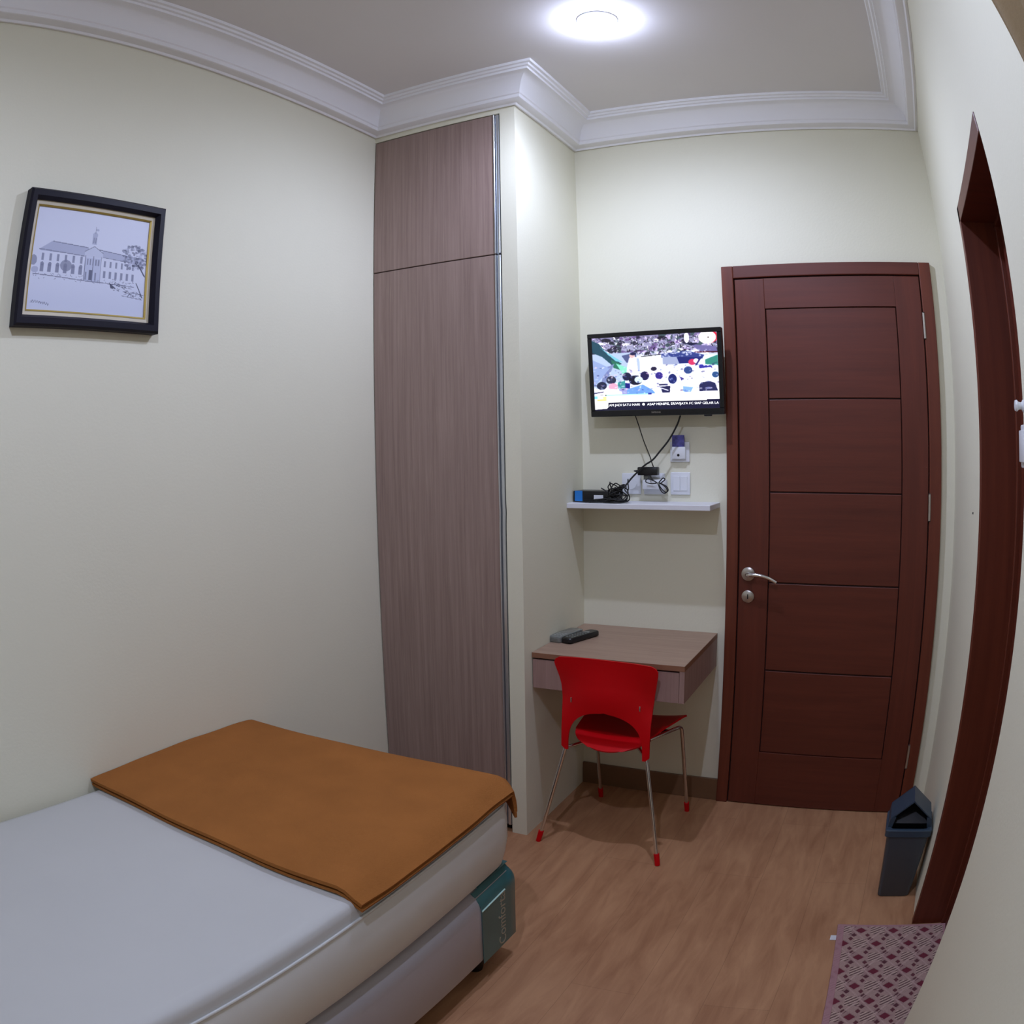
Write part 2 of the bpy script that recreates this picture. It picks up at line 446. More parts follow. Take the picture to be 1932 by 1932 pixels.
# ---- entrance door in the back wall
def door_back():
    d = thing('door_1', None, None, (1.62, YB, 0)); d['kind'] = 'structure'
    d['label'] = 'red-brown panelled wooden entrance door closed in the back wall'
    x0, x1, l0, l1, lt = 1.2112, 2.0382, 1.2585, 1.9885, 2.069
    bm = B(); box(bm, x0, l0 - 0.002, YB - 0.022, YB, 0, 2.12, 0.003)
    obj('jamb', bm, M['frame_v'], d)
    bm = B(); box(bm, l1 + 0.002, x1, YB - 0.022, YB, 0, 2.12, 0.003)
    obj('jamb', bm, M['frame_v'], d)
    bm = B(); box(bm, l0 - 0.002, l1 + 0.002, YB - 0.022, YB, lt + 0.002, 2.12, 0.003)
    obj('head', bm, M['door_h'], d)
    yf = YB - 0.016
    bm = B()
    p0, p1, pt, pb = 1.374, 1.884, 1.949, 0.235
    box(bm, l0 + 0.002, p0, yf, YB, 0.004, lt - 0.003, 0.002)
    box(bm, p1, l1 - 0.002, yf, YB, 0.004, lt - 0.003, 0.002)
    leaf = obj('leaf', bm, M['door_v'], d)
    bm = B()
    box(bm, p0, p1, yf, YB, pt, lt - 0.003, 0.001)
    box(bm, p0, p1, yf, YB, 0.004, pb, 0.001)
    obj('rail', bm, M['door_h'], leaf)
    zs = [pb, 0.576, 0.919, 1.261, 1.608, pt]
    for a, c in zip(zs, zs[1:]):
        bm = B(); box(bm, p0 + 0.003, p1 - 0.003, yf + 0.0045, YB, a + 0.0025, c - 0.0025, 0.002)
        obj('panel', bm, M['door_h'], leaf)
    bm = B()
    box(bm, p0 - 0.001, p1 + 0.001, yf + 0.011, YB - 0.001, pb - 0.001, pt + 0.001)
    box(bm, l0 - 0.002, l1 + 0.002, yf + 0.010, YB - 0.0005, 0.002, lt + 0.002)
    obj('groove', bm, M['groove'], leaf)
    for z in (1.878, 1.216, 0.254):
        bm = tube(B(), [(1.9915, yf - 0.005, z - 0.048), (1.9915, yf - 0.005, z + 0.048)], 0.0055, 10)
        for q in (-0.05, 0.05): lathe(bm, [(0, q - 0.003), (0.006, q), (0, q + 0.003)], (1.9915, yf - 0.005, z), 'z', 10)
        obj('hinge', bm, M['steel'], d, 40)
    # lever handle and keyhole cover
    hx, hz = 1.2985, 0.951
    bm = lathe(B(), [(0, -0.001), (0.026, -0.001), (0.026, -0.008), (0.020, -0.011), (0.012, -0.012), (0, -0.012)], (hx, yf, hz), 'y', 28)
    hd = obj('handle', bm, M['steel'], d, 40)
    path = catmull([(hx, yf - 0.008, hz), (hx, yf - 0.035, hz + 0.001), (hx + 0.012, yf - 0.05, hz + 0.003), (hx + 0.05, yf - 0.052, hz + 0.003), (hx + 0.085, yf - 0.05, hz - 0.006), (hx + 0.115, yf - 0.048, hz - 0.022)], 6)
    n = len(path)
    bm = tube(B(), path, [0.0085 - 0.002 * i / n for i in range(n)], 12)
    obj('lever', bm, M['chrome'], hd, 50)
    bm = lathe(B(), [(0, -0.001), (0.024, -0.001), (0.024, -0.005), (0.021, -0.007), (0, -0.007)], (hx, yf, 0.864), 'y', 28)
    lk = obj('lock_cover', bm, M['steel'], d, 40)
    bm = bx(hx - 0.002, hx + 0.002, yf - 0.0078, yf - 0.006, 0.855, 0.873)
    obj('keyhole', bm, M['dark'], lk)
door_back()

# ---- bathroom door frame in the right wall
def door_side():
    d = thing('door_2', None, None, (XR, 1.80, 0)); d['kind'] = 'structure'
    d['label'] = 'red-brown wooden frame of the bathroom doorway in the right wall'
    xa, xb = XR + 0.003, XR + 0.16
    zi = 2.047
    def jamb(y0, y1, sgn, x0):
        bm = B(); box(bm, x0, xb, min(y0, y1), max(y0, y1), 0, 2.095, 0.002)
        ys = y1 - sgn * 0.012
        box(bm, XR + 0.105, xb, min(y1, ys), max(y1, ys), 0, zi, 0.003)
        obj('jamb', bm, M['frame_v'], d)
    jamb(2.164, 2.128, 1, xa - 0.006)
    jamb(1.438, 1.468, -1, XR + 0.02)
    bm = B(); box(bm, xa - 0.006, xb, 1.4385, 2.1635, zi, 2.095, 0.002)
    box(bm, XR + 0.105, xb, 1.47, 2.126, zi - 0.012, zi, 0.002)
    obj('head', bm, M['door_h'], d)
    bm = B(); box(bm, XR + 0.12, XR + 0.155, 1.481, 2.114, 0.006, zi - 0.014, 0.002)
    obj('leaf', bm, M['door_v'], d)
door_side()

# ================================================================== LAMPS
def bulb(x, y, label, watt):
    t = thing('ceiling_lamp', label, 'lamp', (x, y, H), 0, 'round ceiling lamps')
    c, r, up = -0.008, 0.062, 0.0
    obj('holder', lathe(B(), [(0.066, 0), (0.066, -0.005), (0.063, -0.0078), (0, -0.0078)], (x, y, H), 'z', 32), M['white'], t, 40)
    pr = []
    for k in range(12):
        a = up - (up + PI / 2) * k / 11
        pr.append((max(0.0, r * math.cos(a)) if k < 11 else 0.0, c + r * math.sin(a)))
    obj('diffuser', lathe(B(), pr, (x, y, H), 'z', 24), M['bulb'], t, 60)
    ld = bpy.data.lights.new('bulb_beam', 'SPOT'); ld.energy = watt; ld.color = BULB_COL
    ld.spot_size = PI; ld.spot_blend = 0.6; ld.shadow_soft_size = 0.014
    lo = link(bpy.data.objects.new('bulb_beam', ld)); lo.parent = t; lo.location = (0, 0, c - r - 0.015)
bulb(1.066, 2.142, 'glowing round white ceiling lamp in front of the door and wardrobe', WATT1)
bulb(1.36, 0.30, 'glowing round white ceiling lamp overhead beside the near half of the bed', WATT2)

# ================================================================== WARDROBE
def wardrobe():
    t = thing('wardrobe', 'tall built-in taupe wood wardrobe between left wall and pier', 'wardrobe', (0.28, YW, 0))
    bm = B()
    box(bm, 0.003, 0.552, YW + 0.024, YB - 0.02, 0.02, 2.664)
    obj('body', bm, M['dark'], t)
    for z0, z1 in ((0.03, 2.1155), (2.1195, 2.664)):
        dr = obj('door', bx(0.004, 0.529, YW, YW + 0.02, z0, z1, bev=0.001, seg=1), M['laminate'], t)
        bm = B()
        box(bm, 0.529, 0.5345, YW - 0.004, YW + 0.02, z0, z1, 0.001, 1)
        box(bm, 0.5345, 0.5385, YW + 0.010, YW + 0.02, z0, z1)
        box(bm, 0.5385, 0.5515, YW - 0.001, YW + 0.02, z0, z1, 0.003, 2)
        obj('edge_profile', bm, M['alu'], dr)
    obj('plinth', bx(0.004, 0.552, YW + 0.03, YW + 0.045, 0.0, 0.028), M['dark'], t)
wardrobe()

# ================================================================== BED
def ring(off, z, r):
    return [(x, y, z) for x, y in rrect(0.012 + off, BED_X - off, BED_Y0 + off, BED_Y1 - off, (max(r[0] - off, .01), max(r[1] - off, .01), max(r[2] - off, .01), max(r[3] - off, .01)), 8)]
def mattress():
    R = (0.05, 0.05, 0.10, 0.06)
    t = thing('mattress', 'white single mattress lying on the grey bed base', 'mattress', (0.47, 0.72, 0.325))
    prof = [(0.055, 0.3295), (0.028, 0.335), (0.012, 0.35), (0.003, 0.385), (-0.004, 0.43), (-0.004, 0.475), (0.0, 0.512), (0.004, 0.526)]
    bm = loft(B(), [ring(o, z, R) for o, z in prof], True)
    obj('border', bm, M['mside'], t, 60)
    prof = [(0.006, 0.5265), (0.007, 0.548), (0.0105, 0.560), (0.017, 0.567), (0.035, 0.5705), (0.10, 0.572)]
    bm = loft(B(), [ring(o, z, R) for o, z in prof], True)
    obj('top_panel', bm, M['mattress'], t, 60)
    pts = [Vector(p) for p in ring(0.003, 0.5262, R)]
    obj('piping', tube(B(), pts, 0.0035, 6, True), M['mside'], t, 60)
def bed_base():
    t = thing('bed_base', 'grey satin box bed base on short black legs below mattress', 'bed', (0.47, 0.72, 0))
    x1, y1 = 0.930, 1.742
    rings = []
    for o, z in [(0.02, 0.088), (0.004, 0.094), (0.0, 0.11), (0.0, 0.27), (0.004, 0.290), (0.014, 0.308), (0.032, 0.320), (0.06, 0.326)]:
        rings.append([(x, y, z) for x, y in rrect(0.014 + o, x1 - o, BED_Y0 + o, y1 - o, 0.022, 5)])
    obj('box', loft(B(), rings), M['base'], t, 50)
    for x, y in ((0.865, 1.60), (0.10, 1.60), (0.865, -0.18), (0.10, -0.18), (0.865, 0.70), (0.10, 0.70)):
        obj('leg', lathe(B(), [(0, 0), (0.021, 0), (0.024, 0.012), (0.030, 0.09), (0, 0.09)], (x, y, 0), 'z', 18), M['black'], t, 40)
    # teal printed wrap round the far corner
    th = 0.0015
    def wrap(u, v):
        z = 0.086 + v * 0.234
        o = 0.0 if z < 0.268 else 0.03 * ((z - 0.268) / 0.052) ** 2
        prof = [(x1 + 0.0025 - o, 1.535), (x1 + 0.0025 - o, y1 - 0.02), (x1 - 0.0055 - o * .8, y1 - 0.005 - o * .6), (x1 - 0.02 - o, y1 + 0.0025 - o), (x1 - 0.20, y1 + 0.0025 - o)]
        s = u * 4; i = min(int(s), 3); f = s - i
        return (prof[i][0] * (1 - f) + prof[i + 1][0] * f, prof[i][1] * (1 - f) + prof[i + 1][1] * f, z)
    bm = sheet(B(), wrap, 24, 18, th)
    lb = obj('corner_wrap', bm, M['teal'], t, 50)
    lb['label'] = 'teal printed corner wrap'
    obj('edge_glint', tube(B(), [(x1 + 0.0035, 1.536, 0.270), (x1 + 0.0035, 1.662, 0.274)], 0.0022, 6), M['glint'], lb)  # pale strip standing in for the highlight along the wrap's upper edge
    bm = sheet(B(), lambda u, v: (x1 - 0.19 + 0.17 * u - 0.02 * 0, 1.56 + 0.165 * v, 0.3275), 4, 4, 0.001)
    obj('fold', bm, M['teal'], lb)
    mw = Matrix.Translation((x1 + 0.0036, 1.635, 0.172)) @ Matrix(((0, 0, 1, 0), (0, 1, 0, 0), (-1, 0, 0, 0), (0, 0, 0, 1))) @ Matrix.Rotation(PI, 4, 'Z') @ Matrix.Identity(4)
    # text x runs up (+z), text y runs towards -y... built from its axes
    mw = Matrix(((0, 0, 1, x1 + 0.0036), (0, -1, 0, 1.645), (1, 0, 0, 0.180), (0, 0, 0, 1)))
    text('lettering', 'Comforta', 0.056, M['grey_print'], lb, mw, 0.0004, 0.178, 0.2)
bed_base()
mattress()
def blanket():
    t = B()
    zt = 0.572
    rnd = [random.uniform(-1, 1) for _ in range(40)]
    def wav(a, k): return math.sin(a * 7 + rnd[k] * 3) * 0.5 + math.sin(a * 17 + rnd[k + 1] * 3) * 0.25
    def drop(x, y):
        """height of the mattress top under (x, y) with its rounded rim"""
        d = min(0.2, max(0.0, BED_Y1 - y)); e = min(0.2, max(0.0, BED_X - x))
        z = 0.0
        for q in (d, e):
            if q < 0.05: z -= 0.028 * (1 - q / 0.05) ** 2
        return zt + z
    x0, x1 = 0.004, 0.945
    def far(x):                                  # the far rim follows the mattress' rounded corner
        e = max(0, x - (BED_X - 0.10)) / 0.11
        return BED_Y1 + 0.012 - 0.055 * e * e
    def layer(lift, y0, th, hang):
        def fn(u, v):
            x = x0 + (x1 - x0) * u
            yf = far(x)
            bend = 0.88
            if v < bend:
                q = v / bend
                y = y0 + 0.006 * wav(u, 0) * (1 - q) + (yf - y0) * q
                hump = 0.016 * math.exp(-((x - 0.0) / 0.16) ** 2) * math.sin(PI * min(1, q)) ** 0.8
                front = 0.004 * math.exp(-((q) / 0.10) ** 2) * (1 + 0.5 * wav(u, 4)) * (1 if lift > 0.01 else 0.3)
                lump = 0.0025 * (wav(u * 0.8 + q, 8) + wav(q * 1.3, 12))
                z = drop(x, min(y, BED_Y1 - 0.0)) + lift + hump + front + lump
            else:
                q = (v - bend) / (1 - bend)
                y = yf + 0.006 * math.sin(PI * 0.5 * q)
                z = drop(x, BED_Y1) + lift + 0.001 - hang * q
            return (x, y, z)
        sheet(t, fn, 48, 60, th)
    layer(0.0055, 1.047, 0.007, 0.045)
    layer(0.0160, 1.046, 0.009, 0.038)
    # rolled front fold joining the two layers along most of the edge
    o = obj('blanket', t, M['blanket'], None, 60)
    tag(o, 'folded orange-brown fleece blanket across the far end of the white mattress', 'blanket')
blanket()

# ================================================================== PICTURE on the left wall
def picture():
    y0, y1, z0, z1 = 0.885, 1.389, 1.781, 2.153
    t = thing('picture_frame', 'black framed ink drawing of a long building on the left wall', 'picture', (0.0, (y0 + y1) / 2, z0))
    fw, dp = 0.030, 0.036
    bm = B()
    prof = [(0, 0.001), (0, dp * 0.8), (0.006, dp), (fw - 0.008, dp), (fw, dp * 0.62), (fw, 0.001)]
    def rect_rings(prof, bm):
        rings = []
        for (a, b, sa, sb) in ((y0, z0, 1, 1), (y1, z0, -1, 1), (y1, z1, -1, -1), (y0, z1, 1, -1)):
            rings.append([(h, a + sa * u, b + sb * u) for u, h in prof])
        rings.append(rings[0])
        loft(bm, rings, False); bmesh.ops.remove_doubles(bm, verts=bm.verts, dist=1e-6)
    rect_rings(prof, bm)
    obj('frame', bm, M['frame'], t)
    bm = B(); rect_rings([(fw - 0.001, 0.002), (fw - 0.001, 0.018), (fw + 0.012, 0.016), (fw + 0.012, 0.002)], bm)
    sl = obj('slip', bm, M['cream'], t); sl['label'] = 'cream inner slip'
    bm = B(); rect_rings([(fw + 0.011, 0.002), (fw + 0.011, 0.0175), (fw + 0.0155, 0.015), (fw + 0.0155, 0.002)], bm)
    obj('gold_line', bm, M['gold'], sl)
    g = fw + 0.015
    c = Canvas(300, 230, (214, 218, 236))
    ink = (120, 124, 150); dk = (70, 74, 100); lt = (176, 181, 206)
    c.put((np.clip(c.Y - 0.62, 0, 0.3) / 0.3) ** 0.8, (200, 206, 228), 0.6)
    # roofs
    c.poly([(0.06, .42), (.16, .335), (.48, .355), (.50, .45), (.30, .44), (.07, .435)], lt)
    c.line((0.17, .335), (.47, .36), 0.004, ink); c.line((.06, .42), (.48, .45), 0.004, ink)
    c.poly([(.60, .37), (.95, .40), (.97, .46), (.60, .44)], lt)
    c.line((.55, .365), (.97, .41), 0.004, ink); c.line((.6, .44), (.97, .465), 0.003, ink)
    c.poly([(.45, .40), (.53, .34), (.61, .40), (.61, .45), (.45, .45)], (198, 203, 224)); c.line((.45, .40), (.53, .34), .003, ink); c.line((.53, .34), (.61, .40), .003, ink)
    # cupola
    c.rect(.505, .545, .225, .32, lt); c.ell(.525, .225, .022, .03, lt); c.line((.525, .14), (.525, .21), .0015, ink); c.rect(.512, .520, .25, .31, ink); c.rect(.53, .538, .25, .31, ink); c.ell(.54, .17, .014, .012, lt)
    # walls and windows
    for k in range(6):
        u = .085 + .066 * k
        c.rect(u, u + .020, .455, .525, ink, .8); c.rect(u - .004, u + .026, .56, .635, ink, .85); c.ell(u + .011, .56, .015, .02, ink, .85)
    c.rect(.46, .60, .455, .69, (190, 196, 220)); 
    for k in range(5): c.rect(.475 + .024 * k, .487 + .024 * k, .47, .53, ink, .8)
    c.rect(.50, .535, .58, .68, dk, .8); c.rect(.55, .565, .60, .68, ink, .8); c.rect(.465, .48, .60, .68, ink, .8)
    for k in range(6):
        u = .625 + .05 * k
        c.rect(u, u + .016, .475, .535, ink, .8); c.rect(u - .002, u + .018, .575, .645, ink, .85)
    for x in (.46, .53, .60): c.line((x, .44), (x, .69), .002, ink)
    c.line((.03, .66), (.46, .69), .004, ink); c.line((.46, .69), (.9, .70), .004, ink)
    c.ell(.30, .56, .05, .055, ink, .7); c.ell(.02, .53, .03, .05, ink, .7); c.ell(.04, .62, .03, .03, lt)
    for k in range(60):
        a, b = c.rng.uniform(.03, .9), c.rng.uniform(.64, .70)
        c.line((a, b), (a + c.rng.uniform(-.02, .02), b + .01), .0022, ink, .8)
    # tree on the right
    for k in range(170):
        a = c.rng.uniform(0, 2 * PI); r = c.rng.uniform(0, 1) ** .5
        x, y = .895 + .12 * r * math.cos(a), .40 + .13 * r * math.sin(a)
        c.ell(x, y, c.rng.uniform(.006, .018), c.rng.uniform(.006, .014), (dk, ink, lt)[c.rng.randint(3)], .55)
    c.line((.93, .47), (.99, .58), .006, dk); c.line((.90, .45), (.96, .52), .004, dk)
    # cart and figures in front
    for k in range(60):
        x = c.rng.uniform(.70, .97); y = .69 + (x - .70) * .28 + c.rng.uniform(-.02, .05)
        c.line((x, y), (x + c.rng.uniform(-.03, .03), y + c.rng.uniform(-.015, .02)), .003, (dk, ink)[c.rng.randint(2)], .8)
    c.poly([(.68, .68), (.74, .73), (.70, .74)], dk); c.line((.92, .66), (.98, .80), .004, dk); c.line((.80, .80), (.98, .82), .003, ink)
    # signature
    px = None
    for k in range(26):
        p = (.035 + .006 * k, .915 + .012 * math.sin(k * 1.9) + .001 * k)
        if px: c.line(px, p, .0022, ink, .9)
        px = p
    c.line((.03, .93), (.15, .925), .0015, ink, .7)
    def fn(X, Y): return np.stack([np.full_like(X, 0.012), y0 + g + X * (y1 - y0 - 2 * g), z1 - g - Y * (z1 - z0 - 2 * g)], -1)
    c.build('drawing', fn, attr_mat('ink_on_paper', 0, 0.5), t)
    obj('backing', bx(0.002, 0.010, y0 + 0.02, y1 - 0.02, z0 + 0.02, z1 - 0.02), M['cream'], t)
picture()

# ================================================================== TELEVISION
TVT = []
def tv():
    cx, yc, zc = 0.957, 2.906, 1.7105
    t = thing('television', 'black flat television showing a crowd on the back wall', 'television', (cx, YB, zc))
    W, Hh = 0.528, 0.322
    T = Matrix.Translation((cx, yc, zc)) @ Matrix.Rotation(math.radians(5.0), 4, 'X')   # local: x right, -y out of the screen, z up
    def put(bm): bmesh.ops.transform(bm, matrix=T, verts=bm.verts); return bm
    bm = B()
    box(bm, -W / 2, W / 2, 0.0, 0.030, -Hh / 2, Hh / 2, 0.004, 2)
    box(bm, -W / 2 + 0.06, W / 2 - 0.06, 0.028, 0.052, -Hh / 2 + 0.03, Hh / 2 - 0.06, 0.012, 2)
    obj('housing', put(bm), M['black'], t)
    bm = B()
    bl, bt, bb = 0.017, 0.017, 0.024
    for a in ((-W / 2, W / 2, Hh / 2 - bt, Hh / 2), (-W / 2, W / 2, -Hh / 2, -Hh / 2 + bb), (-W / 2, -W / 2 + bl, -Hh / 2 + bb, Hh / 2 - bt), (W / 2 - bl, W / 2, -Hh / 2 + bb, Hh / 2 - bt)):
        box(bm, a[0], a[1], -0.005, 0.003, a[2], a[3], 0.0015, 1)
    box(bm, 0.185, 0.215, -0.003, 0.01, -Hh / 2 - 0.006, -Hh / 2 + 0.002, 0.002, 1)
    bz = obj('bezel', put(bm), M['gloss'], t)
    mw = T @ Matrix.Translation((0, -0.0054, -Hh / 2 + 0.0125)) @ Matrix.Rotation(PI / 2, 4, 'X')
    text('logo', 'SAMSUNG', 0.0085, M['steel'], bz, mw, 0.0002, 0.036)
    obj('wall_bracket', bx(cx - 0.10, cx + 0.10, yc + 0.052, YB - 0.001, zc - 0.05, zc + 0.05, bev=0.004), M['black'], t)
    # the broadcast picture
    c = Canvas(420, 240, (222, 230, 246)); r = c.rng
    c.put(np.clip(1 - c.Y / .30, 0, 1) ** .5, (120, 112, 150), .75)
    for k in range(120):
        x, y = r.uniform(0, 1), r.uniform(0, .25)
        col = [(24, 24, 40), (252, 252, 255), (120, 96, 150), (70, 92, 96), (214, 200, 236), (40, 34, 60)][r.randint(6)]
        c.ell(x, y, r.uniform(.008, .035), r.uniform(.010, .04), col, .8, r.uniform(0, 3))
    for k in range(700):
        x, y = r.uniform(0, 1), r.uniform(0, .26) ** 1.0
        col = [(30, 28, 50), (250, 250, 255), (110, 90, 140), (60, 80, 80), (190, 190, 220), (20, 20, 30)][r.randint(6)]
        a = r.uniform(0, PI); L = r.uniform(.004, .022)
        c.line((x, y), (x + L * math.cos(a), y + L * 1.6 * math.sin(a)), r.uniform(.0015, .004), col, .85)
    c.poly([(0, .22), (.36, .22), (.40, .42), (.33, .55), (0, .72)], (186, 200, 222))
    c.poly([(0, .03), (.06, .08), (.13, .24), (.24, .37), (.17, .40), (.08, .26), (0, .20)], (46, 92, 110))
    c.poly([(.06, .12), (.12, .20), (.25, .35), (.19, .33)], (140, 200, 216)); c.poly([(.15, .30), (.22, .36), (.24, .46), (.17, .42)], (60, 130, 110)); c.poly([(.19, .36), (.28, .42), (.33, .52), (.24, .50)], (150, 220, 200))
    c.poly([(.10, .42), (.18, .36), (.10, .62), (.05, .68)], (140, 150, 190)); c.poly([(0, .3), (.14, .42), (.03, .62), (0, .66)], (160, 176, 214))
    c.poly([(.24, .26), (.36, .22), (.36, .32), (.28, .36)], (100, 108, 150))
    c.poly([(.30, .30), (.33, .24), (.36, .30), (.37, .50), (.27, .56), (.28, .42)], (236, 228, 240)); c.ell(.325, .265, .022, .03, (220, 190, 190)); c.ell(.335, .24, .024, .02, (40, 40, 90))
    c.poly([(.38, .27), (.60, .26), (.84, .22), (.93, .26), (.95, .45), (.40, .60)], (232, 238, 246))
    c.rect(.385, .555, .285, .56, (255, 255, 255))
    c.line((.40, .285), (.56, .265), .006, (40, 40, 60)); c.poly([(.56, .26), (.78, .225), (.90, .29), (.88, .345), (.70, .32), (.56, .31)], (70, 84, 150)); c.poly([(.57, .30), (.70, .31), (.72, .40), (.57, .42)], (170, 178, 206)); c.poly([(.68, .31), (.88, .33), (.84, .40), (.70, .40)], (40, 52, 130))
    c.line((.76, .225), (.92, .30), .006, (230, 236, 250)); c.poly([(.80, .15), (.99, .19), (1, .26), (.86, .25)], (128, 122, 170)); c.line((.83, .255), (1, .262), .008, (90, 20, 50))
    c.poly([(.73, .12), (.86, .14), (.80, .17)], (40, 40, 80)); c.ell(.765, .06, .02, .07, (250, 250, 255)); c.ell(.94, .06, .068, .085, (214, 40, 80)); c.ell(.925, .065, .068, .085, (255, 250, 248)); c.rect(.928, .938, .06, .075, (50, 30, 40))
    c.poly([(.90, .36), (1, .30), (1, .44), (.90, .42)], (70, 150, 140))
    c.ell(.80, .385, .03, .04, (210, 70, 120)); c.ell(.83, .37, .02, .03, (255, 240, 245)); c.line((.86, .35), (.80, .50), .007, (60, 50, 130))
    c.poly([(.30, .56), (.56, .40), (.98, .45), (1, .80), (0, .80), (0, .70), (.12, .68)], (246, 248, 254))
    for q in ((.87, .45, .02, .03), (.905, .46, .02, .025), (.935, .465, .018, .03)): c.ell(*q, (70, 66, 170))
    c.poly([(.60, .54), (.72, .50), (.94, .46), (1, .55), (1, .80), (.60, .80)], (255, 255, 255))
    for cx_, cy_, rx, ry, col in ((.065, .66, .042, .055, (44, 50, 84)), (.145, .585, .040, .055, (58, 62, 92)), (.275, .545, .036, .055, (32, 40, 84)), (.345, .60, .055, .065, (22, 20, 56)), (.42, .545, .035, .06, (44, 36, 96)), (.495, .455, .024, .028, (48, 40, 80)), (.535, .55, .030, .048, (70, 56, 150)), (.64, .60, .034, .066, (34, 48, 122)), (.765, .49, .034, .05, (66, 92, 150)), (.975, .56, .026, .04, (60, 100, 150))):
        c.ell(cx_, cy_, rx, ry, col)
    c.ell(.37, .595, .034, .045, (214, 230, 232)); c.poly([(.24, .63), (.30, .64), (.29, .78), (.26, .76)], (30, 34, 140)); c.poly([(.20, .62), (.26, .60), (.26, .72), (.19, .70)], (80, 160, 164)); c.ell(.16, .68, .04, .05, (232, 176, 200)); c.ell(.25, .75, .06, .05, (170, 170, 214))
    c.poly([(.27, .72), (.40, .66), (.48, .74), (.50, .79), (.27, .79)], (130, 170, 232)); c.line((0, .76), (.08, .745), .006, (30, 24, 80)); c.line((0, .80), (.10, .785), .006, (30, 24, 80)); c.ell(.15, .77, .08, .06, (250, 246, 252))
    c.rect(.53, .60, .665, .685, (40, 36, 90)); c.poly([(.54, .70), (.62, .69), (.615, .78), (.555, .78)], (44, 44, 96)); c.line((.55, .72), (.60, .75), .006, (240, 240, 255)); c.poly([(.72, .70), (.80, .72), (.78, .78), (.72, .78)], (150, 186, 236)); c.poly([(.69, .56), (.73, .60), (.71, .63)], (90, 80, 160))
    c.poly([(.845, .70), (.86, .66), (.93, .645), (.97, .67), (.99, .77), (.845, .775)], (52, 54, 104)); c.ell(.92, .735, .03, .012, (150, 152, 190)); c.poly([(.985, .62), (1, .60), (1, .76), (.99, .76)], (255, 245, 250))
    for k in range(260):               # the crowd's small lights and darks
        x = r.uniform(0, 1); y = r.uniform(.40, .78)
        c.ell(x, y, r.uniform(.003, .012), r.uniform(.004, .018), [(255, 255, 255), (240, 236, 250), (200, 214, 240), (120, 130, 190), (60, 60, 120), (250, 214, 226)][r.randint(6)], .5, r.uniform(0, 3))
    for k in range(90):
        x = r.uniform(.36, .95); y = r.uniform(.22, .30)
        c.ell(x, y, r.uniform(.004, .014), r.uniform(.004, .014), [(255, 255, 255), (180, 184, 214), (214, 220, 240)][r.randint(3)], .6)
    c.soften(2)
    c.rect(0, 1, .79, .925, (255, 255, 255)); c.rect(.10, .46, .785, .80, (190, 240, 222)); c.rect(.09, .10, .785, .81, (60, 70, 70)); c.rect(.44, .47, .775, .80, (60, 70, 170))
    for x in (.52, .60, .66, .75): c.rect(x, x + .012, .845, .852, (120, 120, 130))
    c.rect(0, 1, .895, 1, (24, 20, 66)); c.rect(.90, 1, .88, .90, (30, 24, 80)); c.rect(.10, .90, .80, .895, (255, 255, 255)); c.rect(.90, 1, .80, .872, (255, 255, 255))
    c.poly([(0, .80), (.112, .80), (.112, .95), (.10, .975), (0, .985)], (255, 255, 255)); c.rect(.02, .10, .845, .868, (255, 214, 150)); c.rect(.0, .025, .80, .84, (150, 215, 250)); c.rect(.07, .10, .81, .85, (255, 240, 170))
    c.I = np.clip(c.I, 0, 1) ** 1.35
    sw, sh = W - 2 * bl, Hh - bt - bb
    zc2 = (bb - bt) / 2
    def fn(X, Y):
        P = np.stack([(X - .5) * sw, np.full_like(X, -0.0012), (.5 - Y) * sh + zc2], -1)
        A = np.array(T.to_3x3()); return P @ A.T + np.array(T.translation)
    TVT.append(t)
    s = c.build('screen', fn, attr_mat('lit_screen_picture', 1.5, 0.2), t)
    mw = T @ Matrix.Translation(((.555 - .5) * sw, -0.0017, (.5 - .932) * sh + zc2)) @ Matrix.Rotation(PI / 2, 4, 'X')
    text('ticker_text', 'AM JADI SATU HARI  \u25cf  ASAP MENIPIS, SRIWIJAYA FC SIAP GELAR LA', 0.0125, M['inkwhite'], s, mw, 0.0, sw * 0.875)
tv()

# ================================================================== SHELF AND WHAT IS ON AND ABOVE IT
tag(obj('wall_shelf', bx(XP + 0.0005, 1.181, 2.835, YB - 0.0005, 1.199, 1.219, bev=0.0015, seg=1), M['shelf']), 'narrow white floating shelf under the television', 'shelf')

def plate(name, label, cat, x0, x1, z0, z1, group=None):
    t = thing(name, label, cat, ((x0 + x1) / 2, YB, z0), 0, group)
    obj('cover_plate', bx(x0, x1, YB - 0.009, YB - 0.0003, z0, z1, bev=0.003), M['white'], t, 40)
    return t
t = plate('wall_socket', 'white wall socket plate behind the tangle of cables, left of three', 'socket', 0.785, 0.864, 1.246, 1.329, 'white wall plates above the shelf')
obj('socket_well', lathe(B(), [(0, -0.010), (0.020, -0.010), (0.022, -0.0105), (0.022, -0.0085), (0, -0.0085)], (0.8245, YB, 1.2875), 'y', 24), M['white'], t)
t = plate('wall_socket', 'white wall socket plate behind the black power adapter', 'socket', 0.876, 0.962, 1.246, 1.329, 'white wall plates above the shelf')
obj('socket_well', lathe(B(), [(0, -0.010), (0.020, -0.010), (0.022, -0.0105), (0.022, -0.0085), (0, -0.0085)], (0.914, YB, 1.3), 'y', 24), M['white'], t)
t = plate('light_switch', 'white double light switch plate beside the door frame', 'switch', 0.985, 1.064, 1.246, 1.333, 'white wall plates above the shelf')
for a in (0.997, 1.0255): obj('rocker', bx(a, a + 0.0275, YB - 0.0125, YB - 0.008, 1.262, 1.318, bev=0.001, seg=1), M['white'], t)
t = thing('power_strip', 'small white plug block on the wall below the black adapter', 'plug', (0.92, YB, 1.268))
